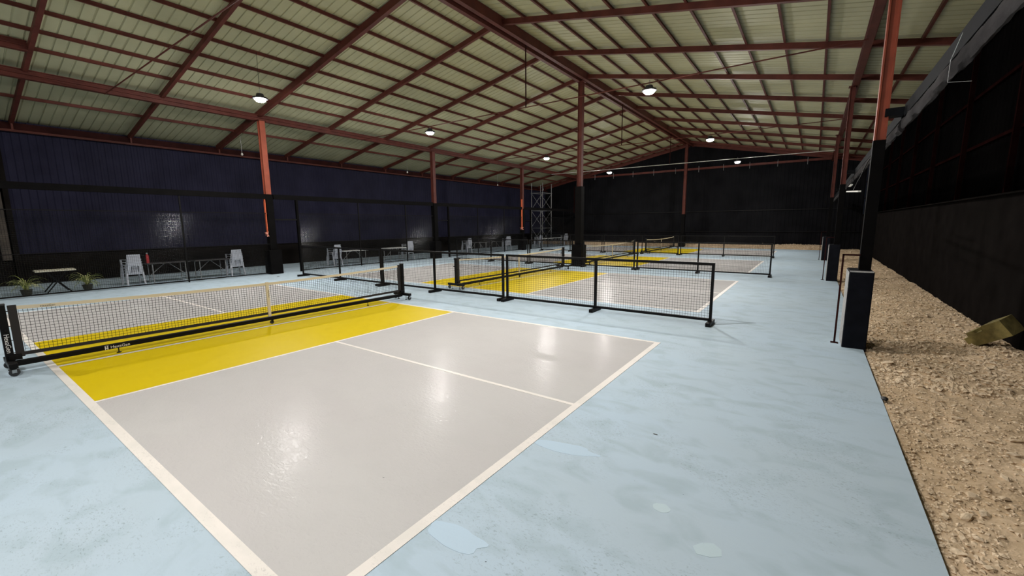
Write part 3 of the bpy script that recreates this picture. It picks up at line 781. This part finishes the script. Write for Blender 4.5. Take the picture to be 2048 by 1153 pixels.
ftable(31.3, 33.0, 'tabletop2', 'white-topped folding table in front of the scaffold', x=-11.0)
ftable(33.3, 35.1, 'tabletop2', 'white-topped folding table beside the farthest chair stack', x=-11.0)
# cross-legged table between the plants
t = thing('trestle_table', 'cream ribbed table top on dark crossed legs between the two potted plants', 'table', (-10.8, 1.5, 0))
mb = MB(); mb.bb((-.25, -.44, .67), (.25, .44, .705))
mb.build('tabletop', M['tabletop'], t)
for k in range(9):
    MB().bb((-.25, -.43+k*.098, .7055), (.25, -.43+k*.098+.075, .718)).build('slat', M['tabletop'], t)
for xx in (-.25, .25):
    for sg in (-1, 1): MB().bar((xx+sg*.012, -sg*.27, 0), (xx+sg*.012, sg*.22, .67), .022, .03).build('leg', M['black'], t)
t = thing('canister', 'slim red canister with grey top on the dark folding table', 'canister', (-10.72, 3.80, .73), group=None)
MB().lathe([(.035, 0), (.045, .01), (.045, .27), (.03, .31), (.016, .325)], n=16).build('body', M['red'], t, smooth=True)
MB().lathe([(.018, .325), (.03, .335), (.03, .365), (.012, .375)], n=12).build('cap', M['greysteel'], t)

# ------------------------------------------------------------------ potted plants
def leafmesh(seed, mat):
    rnd = random.Random(seed); mb = MB(); K = 7; ln_ = rnd.uniform(.42, .60); lift = rnd.uniform(.55, 1.25)
    for k in range(K+1):
        s = k/K; a = lift - 2.1*s*s*rnd.uniform(.85, 1.1)
        wd = .015*(1-s)**.6*(1 if s > .1 else .7)+.0015
        if k == 0: p = Vector((.015, 0, 0))
        else: p = p + Vector((math.cos(a), 0, math.sin(a)))*ln_/K
        mb.v += [p+Vector((0, -wd, .004)), p.copy(), p+Vector((0, wd, .004))]
    for k in range(K):
        for j in (0, 1): mb.f.append((3*k+j, 3*k+j+1, 3*k+j+4, 3*k+j+3))
    me = mb.mesh('leaf', M[mat], True); return me
lv = [leafmesh(s, 'leaf2' if s % 3 == 0 else 'leaf') for s in range(9)]
for pi_, (x, y, lab) in enumerate(((-10.62, .82, 'spiky spider plant in a dark pot, left of the cream table'), (-10.6, 2.15, 'spiky spider plant in a dark pot, right of the cream table'))):
    t = thing('potted_plant', lab, 'plant', (x, y, 0), group='potted spider plants by the fence')
    MB().lathe([(.085, 0), (.105, .02), (.125, .14), (.135, .15), (.135, .17), (.12, .171)], n=18).build('pot', M['pot'], t, smooth=True)
    MB().lathe([(.119, .150), (.02, .178)], n=12).build('soil', M['soil'], t)
    rnd = random.Random(pi_+9)
    for k in range(60):
        o = link('leaf', lv[rnd.randrange(9)], t, (rnd.uniform(-.02, .02), rnd.uniform(-.02, .02), .165)); o.rotation_euler = (0, rnd.uniform(-.45, .15), 2*PI*k/60+rnd.uniform(-.1, .1)); s = rnd.uniform(.75, 1.2); o.scale = (s, s, s)

# ------------------------------------------------------------------ scaffold tower
t = thing('scaffold_tower', 'tall grey steel scaffold tower in the far left corner', 'scaffold', (-12.52, 33.0, 0))
for xx in (-.6, .6):
    for yy in (0, 1.6): MB().tube([(xx, yy, 0), (xx, yy, 5.75)], .026, 8).build('upright', M['greysteel'], t)
for z in (1.62, 3.24, 4.87):
    for yy in (0, 1.6): MB().tube([(-.68, yy, z), (.68, yy, z)], .022, 6).build('ledger', M['greysteel'], t)
    for xx in (-.6, .6): MB().tube([(xx, 0, z), (xx, 1.6, z)], .022, 6).build('ledger', M['greysteel'], t)
for z in (0.1, 1.72, 3.34):
    for sg in (-1, 1):
        MB().tube([(sg*.6, -.03, z), (-sg*.6, -.03, z+1.5)], .016, 6).build('brace', M['greysteel'], t)
        MB().tube([(sg*.6, 1.63, z), (-sg*.6, 1.63, z+1.5)], .016, 6).build('brace', M['greysteel'], t)
MB().tube([(.35, -.05, 4.3), (.78, -.1, 5.2)], .016, 6).build('brace', M['greysteel'], t)

# ------------------------------------------------------------------ block against the right wall
R = Matrix.Rotation(math.radians(-48), 3, 'Z') @ Matrix.Rotation(math.radians(-34), 3, 'Y') @ Matrix.Rotation(math.radians(18), 3, 'X')
t = thing('concrete_block', 'mossy olive hollow block tilted on the gravel against the right wall', 'block', (11.09, 8.70, .24))
mb = MB(); mb.poly([(-.28, -.12), (.30, -.12), (.30, .14), (.04, .14), (.01, .07), (-.09, .07), (-.10, .11), (-.20, .11), (-.21, .04), (-.28, .04)], -.15, .15)
mb.v = [Matrix.Rotation(PI/2, 3, 'X') @ v for v in mb.v]
mb.v = [R @ v for v in mb.v]; mb.build('block_body', M['mossy'], t)
o = link('dark_lump', rock_mesh(77, 2, .7), None, (9.49, 5.17, .012)); o.scale = (.03, .045, .03)
o.data.materials[0] = M['rubber']; o['label'] = 'small dark lump on the slab edge where floor meets gravel'; o['category'] = 'debris'
for i, (x, y, s, lab) in enumerate(((7.62, 2.93, .012, 'tiny dark crumb on the blue floor right of the near baseline'), (-8.75, 7.35, .05, 'small dark scrap on the floor near the first left column'))):
    o = link('floor_scrap', rock_mesh(80+i, 1, .3), None, (x, y, s*.15)); o.scale = (s*1.6, s, s*.5); o.data.materials[0] = M['rubber']; o['label'] = lab; o['category'] = 'debris'
